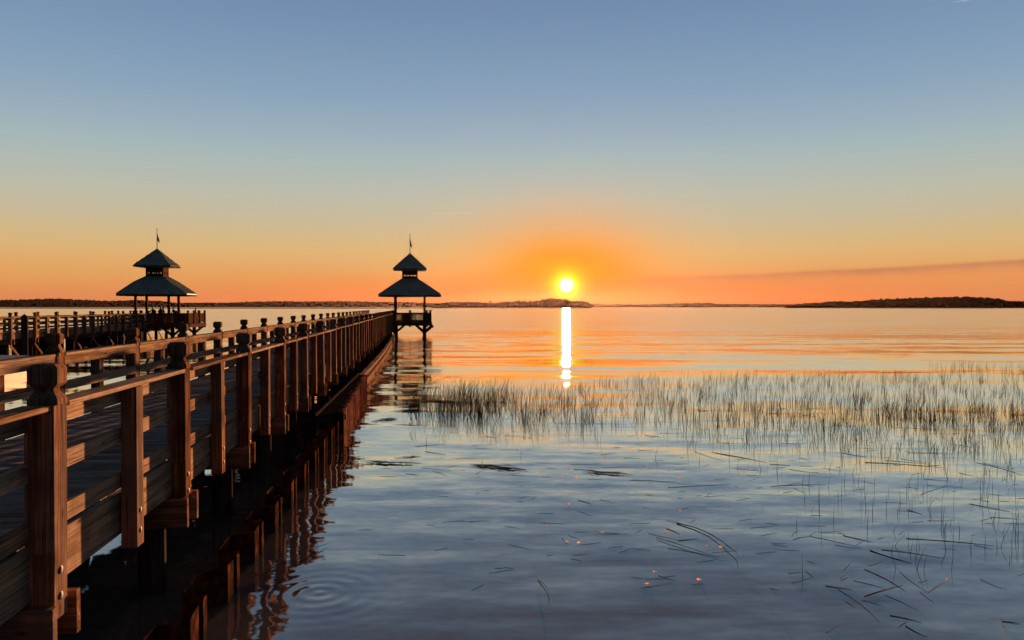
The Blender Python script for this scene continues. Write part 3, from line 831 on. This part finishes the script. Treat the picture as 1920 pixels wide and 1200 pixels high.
m = MB().bar((.30, -.5, .40), (.62, .45, .40), .08, .16); m.build('end_strut', M_capw, bh)

# ------------------------------------------------------------------ mooring pile, floating dock, bird
mp = empty('mooring_pile', ((45.5-960)/F*46, 46, 0))
m = MB(); m.tube([(0,0,-2), (0,0,1), (0,0,2.62)], [.19, .185, .18], 16); m.build('shaft', M_pile, mp)
m = MB(); m.tube([(0,0,2.621), (0,0,2.66), (0,0,2.80), (0,0,2.83)], [.20, .195, .03, .005], 16); m.build('pointed_cap', M_pile, mp)
tag(mp, 'dark round mooring pile with a pointed top in front of the far pier', 'mooring pile')

dk = empty('floating_dock', US(-22.2, 26), PA)
m = MB(); W_, L_ = 3.6, 14.2
def dock_ring(z, k=1.0):
    return [(-W_*k, 0, z), (W_*k, 0, z), (W_*k, L_-.5, z), (W_*k*.86, L_+.15, z), (W_*k*.6, L_+.55, z), (-W_*k*.6, L_+.9, z), (-W_*k*.9, L_+.5, z), (-W_*k, L_-.4, z)]
m.loft([dock_ring(.80), dock_ring(.86)]); m.build('deck', M_dock, dk)
m = MB()
rg = dock_ring(.70, 1.004)
for a, b in zip(rg, rg[1:]+rg[:1]): m.bar(a, b, .06, .17)
m.build('edge_board', M_bulk, dk)
m = MB().loft([dock_ring(-.3, .93), dock_ring(.60, .93)]); m.build('float', M_float, dk)
tag(dk, 'pale blue-grey floating dock with a sunlit timber edge behind the left railing', 'dock')

bd = empty('bird', ((660-960)/F*230, 230, CAM_H+(HZ-98)/F*230))
m = MB(); m.tube([(0,-.22,0), (0,-.1,.01), (0,.05,.02), (0,.16,.02), (0,.24,.0)], [.01, .05, .06, .035, .008], 8); m.build('body', M_bird, bd, smooth=True)
for sx in (1, -1):
    m = MB(); m.loft([[(sx*.03,-.06,.03),(sx*.03,.08,.03),(sx*.03,.08,.045),(sx*.03,-.06,.045)], [(sx*.25,-.03,.13),(sx*.25,.08,.13),(sx*.25,.08,.14),(sx*.25,-.03,.14)], [(sx*.48,-.06,.08),(sx*.48,-.03,.08),(sx*.48,-.03,.085),(sx*.48,-.06,.085)]])
    m.build('wing', M_bird, bd)
tag(bd, 'tiny dark bird high in the sky above the boardwalk', 'bird')

# ------------------------------------------------------------------ marsh grass
def interp(tab, x):
    if x <= tab[0][0]: return tab[0][1]
    for (a, p), (b, q) in zip(tab, tab[1:]):
        if a <= x <= b: return p+(q-p)*(x-a)/(b-a)
    return tab[-1][1]
TOP = [(760, 752), (800, 740), (900, 734), (1000, 733), (1060, 728), (1120, 720), (1200, 712), (1400, 707), (1500, 705), (1700, 702), (1800, 697), (2000, 690)]
BOT = [(760, 800), (900, 815), (1000, 818), (1200, 825), (1400, 845), (1600, 875), (1920, 915), (2000, 920)]
rg = random.Random(21)
gm = MB()
def stem(p, h, lean, yaw, r):
    """one grass stem: a thin three-sided tapered blade bent towards its tip"""
    d = Vector((math.cos(yaw), math.sin(yaw), 0))
    k = len(gm.v); n = 4
    for i in range(n):
        t = i/(n-1)
        q = p+Vector((0, 0, h*t*(1-.12*lean*t)))+d*(lean*h*(.35*t+.65*t*t))
        rr = r*(1-.75*t)
        for j in range(3):
            a = j*2.094+yaw; gm.v.append((q.x+rr*math.cos(a), q.y+rr*math.sin(a), q.z))
    for i in range(n-1):
        for j in range(3):
            a = k+i*3+j; b = k+i*3+(j+1) % 3; gm.f.append((a, b, b+3, a+3))
    gm.f.append((k+3*n-3, k+3*n-2, k+3*n-1))
def dens(px, py):
    t, b = interp(TOP, px), interp(BOT, px)
    q = 0.0
    if t-2 <= py <= b:
        f = (py-t)/(b-t)
        q = 1.0 if f < .35 else max(.10, 1.0-1.45*(f-.35))
        q *= 1+0.6*max(0, min(1, (1010-px)/130))*(1 if f < .65 else .3)
        if px > 1500: q *= .85 if f < .3 else 1.15
        if 900 < px < 1150: q *= 1.15
    elif py > b and px > 1400 and py < 1080:
        q = .15*min(1, (px-1400)/350)*max(.25, 1-(py-b)/190)
    elif py > b and py < b+60: q = .05*(1-(py-b)/60)
    if px > 1740 and 683 < py < 690: q = max(q, .8)
    return q
cnt = 0
while cnt < 3500:
    px = rg.uniform(765, 1990); py = rg.uniform(683, 1080)
    if py > 830 and rg.random() > .8: continue
    p = ground(px, py)
    cl = noise.noise(Vector((p.x*.45, p.y*.8, 5)))*.6+noise.noise(Vector((p.x*1.7, p.y*1.9, 9)))*.5+.45
    q = dens(px, py)*max(.09, min(2.1, -.12+cl*2.1))
    if rg.random() > q*.62: continue
    left = py < 792 and rg.random() < (1000-px)/120
    nb = rg.choice((1, 2, 2, 3)) if py < 850 else 1
    if left: nb = rg.randint(2, 4)
    for _ in range(nb):
        h = rg.choice((rg.uniform(.10, .30), rg.uniform(.20, .44)))*(1.0 if py < 830 else .85)
        if left: h = rg.uniform(.30, .72)
        if rg.random() < .08: h *= 1.25
        lean = abs(rg.gauss(0, .24))+(.14 if left else 0)+(rg.uniform(.4, .9) if rg.random() < .08 else 0)
        yaw = rg.gauss(.1, .9) if rg.random() < .65 else rg.uniform(0, 6.28)
        stem(p+Vector((rg.gauss(0, .07), rg.gauss(0, .07), -.05)), h+.05, lean, yaw, rg.uniform(.0042, .0080)*(1.0 if py < 800 else .75))
    cnt += 1
tag(gm.build('marsh_grass', M_grass), 'brown marsh grass standing in the shallow water', 'grass', kind='stuff')

# ------------------------------------------------------------------ floating reeds
A4 = lambda x, y: (1380+x/3.53, 860+y/3.53)
A3 = lambda x, y: (860+x/3.556, 820+y/3.556)
L4 = [(0,70,210,88,1),(232,40,365,50,1),(360,75,610,108,1),(240,187,600,178,2),(350,180,435,162,1),(390,200,470,235,1),(860,28,1375,62,2),(990,15,1290,40,1),(1100,5,1290,32,1),
      (1600,30,1906,115,2),(1640,30,1865,82,1),(1485,98,1595,120,1),(1250,138,1440,155,1),(1230,245,1450,180,1),(1145,345,1250,377,2),(1555,305,1830,358,2),(1630,280,1700,292,1),
      (388,545,500,522,1),(500,522,850,600,1),(670,582,840,603,1),(720,516,915,560,2),(1140,538,1720,585,2),(900,618,1180,705,3),(975,612,1395,672,2),(1590,580,1720,612,1),(605,855,790,882,2),
      (865,925,1120,850,2),(865,745,1135,890,2),(790,820,1020,880,1),(1000,915,1240,1028,1),(850,950,1000,998,1),(690,880,970,1100,1),(740,960,805,1000,1),(1035,1053,1250,1100,2),(1140,1122,1285,1198,2),
      (1785,1092,1906,1110,2),(1635,810,1815,885,1),(1700,395,1906,410,1),(1280,418,1460,418,1),(245,572,340,570,1)]
L3 = [(1270,650,1480,695,1),(1470,697,1605,683,2),(1320,675,1740,812,1),(1320,690,1780,838,1),(1400,750,1750,812,1),(1390,615,1480,655,2),(800,425,895,455,2),(945,420,1030,438,1),(75,570,210,562,1),
      (1400,340,1810,320,2),(1165,290,1440,303,1),(1580,100,1780,165,1),(1690,100,1920,148,1),(750,185,960,185,1),(970,207,1290,210,1),(770,218,925,222,2),(950,120,1050,103,1),(1200,90,1305,85,1),(860,285,970,288,1)]
A1 = lambda x, y: (760+x/3.31, 660+y/3.31)
A2 = lambda x, y: (1340+x/3.31, 660+y/3.31)
L1 = [(350,660,520,661,1),(400,700,800,705,1),(660,770,750,772,1),(810,375,880,380,1),(1100,435,1240,450,1),(1490,520,1590,530,2),(1580,505,1740,508,1),(430,600,560,606,1),(490,525,560,535,1),(610,522,780,525,1),
      (60,590,235,575,2),(120,620,250,641,2),(100,725,210,735,1),(170,745,255,775,1),(0,760,75,768,2),(440,765,480,738,1),(1390,800,1690,815,1),(640,768,720,752,1),(20,690,100,694,2)]
L2 = [(10,630,330,690,2),(350,700,475,710,1),(530,660,600,680,1),(535,710,615,713,1),(730,455,905,465,1),(545,390,665,408,1),(420,485,550,492,1),(415,570,620,565,1),(800,630,950,655,2),(1200,628,1450,629,2),(1480,575,1600,592,1),(1100,468,1380,485,1),(95,535,180,540,1),(20,565,200,572,1)]
P4 = [(1075,725,1285,895,1),(1290,900,1400,830,1),(1235,895,1330,968,1),(1095,1132,1155,1092,1),(1765,1068,1825,1180,2),(610,1165,670,1132,1),(380,835,520,795,1),(355,770,450,762,1),(470,755,525,795,1),
      (725,750,775,693,1),(700,820,755,800,1),(700,805,735,780,1),(380,520,430,480,1),(890,718,985,688,1),(230,870,300,885,1)]
P3 = [(1218,1018,1450,975,1),(1335,932,1455,967,1),(690,680,740,720,1),(545,578,730,588,1),(400,415,480,398,1),(765,795,865,788,1)]
def stalk(a, b, th, mat, label, group, rnd):
    A, B = ground(*a), ground(*b); mid = (A+B)/2
    d = B-A; n = Vector((-d.y, d.x, 0))*rnd.uniform(-.06, .06)
    r = (.0028, .0046, .0078)[th-1]
    root = mid.copy()
    pts = []
    for i in range(5):
        t = i/4; q = A.lerp(B, t)+n*math.sin(math.pi*t)-root; q.z = .002+.005*rnd.random(); pts.append(q)
    m = MB(); m.tube(pts, [r, r, r*.9, r*.7, r*.35], 5)
    o = m.build('reed_stalk', mat); o.location = root
    return tag(o, label, 'reed stalk', group)
rs = random.Random(4)
for L_, fn in ((L4, A4), (L3, A3), (L1, A1), (L2, A2)):
    for (a, b, c_, d_, th) in L_:
        rightside = fn in (A4, A2)
        stalk(fn(a, b), fn(c_, d_), th, M_straw, 'dark dead reed stalk floating flat in the right third of the water' if rightside else 'dark dead reed stalk floating flat below the sun glitter or left of it',
              'dark reed stalks floating at the right' if rightside else 'dark reed stalks floating below the sun glitter', rs)
for L_, fn in ((P4, A4), (P3, A3)):
    for (a, b, c_, d_, th) in L_:
        stalk(fn(a, b), fn(c_, d_), th, M_bleach, 'pale bleached reed piece floating on the slate blue water', 'pale reed pieces floating on the water', rs)
def bent(label, pts, r, mat):
    P = [ground(*q) for q in pts]; root = P[len(P)//2].copy(); m = MB()
    m.tube([q-root+Vector((0,0,.008+.01*i)) for i, q in enumerate(P)], [r*(1-.6*i/(len(P)-1)) for i in range(len(P))], 6)
    o = m.build('reed_stalk', mat); o.location = root; tag(o, label, 'reed stalk')
bent('longest bent dark reed curving down to a forked tip, right of the lower centre', [A3(1460,582), A3(1580,615), A3(1680,662), A3(1770,725), A3(1830,780), A3(1862,803), A3(1872,842)], .008, M_straw)
bent('pale hooked reed curling downward alone near the bottom centre', [A3(530,965), A3(560,990), A3(590,1030), A3(606,1065), A3(600,1095)], .006, M_bleach)

def mat_of_reeds(label, a, b, width, n, seed):
    rnd = random.Random(seed); A, B = ground(*a), ground(*b); root = (A+B)/2; d = B-A
    m = MB()
    for i in range(n):
        t = rnd.betavariate(2, 2); L_ = rnd.uniform(.15, .45)*d.length
        c_ = A.lerp(B, t)-root+Vector((0, rnd.gauss(0, width*.35), .006+abs(rnd.gauss(0, .012))))
        an = rnd.gauss(0, .13 if seed != 4 else .5); e = Vector((math.cos(an)*d.x-math.sin(an)*d.y, math.sin(an)*d.x+math.cos(an)*d.y, 0)).normalized()*L_/2
        m.tube([c_-e, c_+Vector((0,0,.012)), c_+e], [.0028, .0042, .0015], 4)
    o = m.build('reed_mat', M_straw); o.location = root
    tag(o, label, 'reed mat')
mat_of_reeds('larger matted raft of dead reeds floating left of the glitter path', (880, 874), (988, 883), .13, 40, 1)
mat_of_reeds('smaller matted raft of dead reeds floating under the glitter path', (1090, 886), (1178, 892), .08, 26, 2)
mat_of_reeds('tangle of dead reeds floating against the end of the bulkhead', (700, 790), (745, 786), .35, 40, 3)
mat_of_reeds('dark tangle of fallen stems at the foot of the thick left end of the grass', (790, 752), (905, 758), .5, 30, 6)
mat_of_reeds('thin dark line of dead reeds floating between bulkhead and grass', (682, 868), (775, 871), .07, 26, 5)
mat_of_reeds('loose fan of reeds floating against the rusty sheet piles at the bottom left', (470, 1085), (600, 1035), .42, 26, 4)

# scraps of reed and curled leaf that nobody could count
m = MB(); m2 = MB(); rl = random.Random(31)
for _ in range(230):
    px, py = rl.uniform(640, 1990), 760+rl.betavariate(1.2, 2.0)*380
    if px < 800 and rl.random() < .5: continue
    c_ = ground(px, py); a = rl.gauss(.1, .5)+(math.pi if rl.random() < .5 else 0); L_ = rl.uniform(.05, .20)
    e = Vector((math.cos(a), math.sin(a), 0))*L_
    m.tube([c_-e+Vector((0,0,.001)), c_+Vector((0,rl.uniform(-.01,.01),.003)), c_+e+Vector((0,0,.001))], [.0015, .0022, .001], 4)
tag(m.build('reed_litter', M_straw), 'scattered dark scraps of reed floating on the water', 'reed litter', kind='stuff')
spots = [(866,884),(905,868),(1010,890),(1059,870),(1066,880),(1060,892),(1080,896),(1126,862),(1137,868),(1187,844),(1275,898),(1273,902),(1068,946),(1118,995),(1085,1020),(1020,985),(1024,990),(1062,1018),(1276,960),(1223,977),(1250,1000),(1327,1027),(1353,1028),(1000,1047),(1213,1098),(1230,1075),(1313,1090),(1513,1092),(1779,1090),(1395,885),(1400,886),(1001,833),(1070,829),(970,845),(1290,845),(1315,838),(1130,1000)]
for (px, py) in spots[::2]+spots[1::4]:
    c_ = ground(px, py); h = rl.uniform(.010, .024); w_ = rl.uniform(.016, .040); a = rl.uniform(-.3, .3)
    e = Vector((math.cos(a), math.sin(a), 0))
    rings = []
    for i in range(5):
        t = i/4; q = c_+Vector((rl.uniform(-.01, .01)+.02*t*rl.uniform(-1, 1), 0, -.005+h*t)); ww = w_*(1-.7*t)
        rings.append([q-e*ww, q+Vector((0, -.003, 0)), q+e*ww, q+Vector((0, .003, 0))])
    m2.loft(rings)
tag(m2.build('leaf_scraps', M_pale), 'small curled pale leaf scraps glowing in the low sun on the water', 'leaf scraps', kind='stuff')

# ------------------------------------------------------------------ haze over the water
hz = MB().box(-4600, 4600, -260, 4600, -4, 60).build('haze', None)
hm = bpy.data.materials.new('evening_haze'); hm.use_nodes = True
t = NT(hm.node_tree); t.n.clear()
pv = t.new('ShaderNodeVolumePrincipled'); pv.inputs['Density'].default_value = HAZE[0]
pv.inputs['Color'].default_value = (1.0, 0.72, 0.68, 1); pv.inputs['Anisotropy'].default_value = HAZE[1]
t.l.new(pv.outputs[0], t.new('ShaderNodeOutputMaterial').inputs['Volume'])
hz.data.materials.clear(); hz.data.materials.append(hm)
hz['kind'] = 'stuff'; hz['label'] = 'thin evening haze over the water'
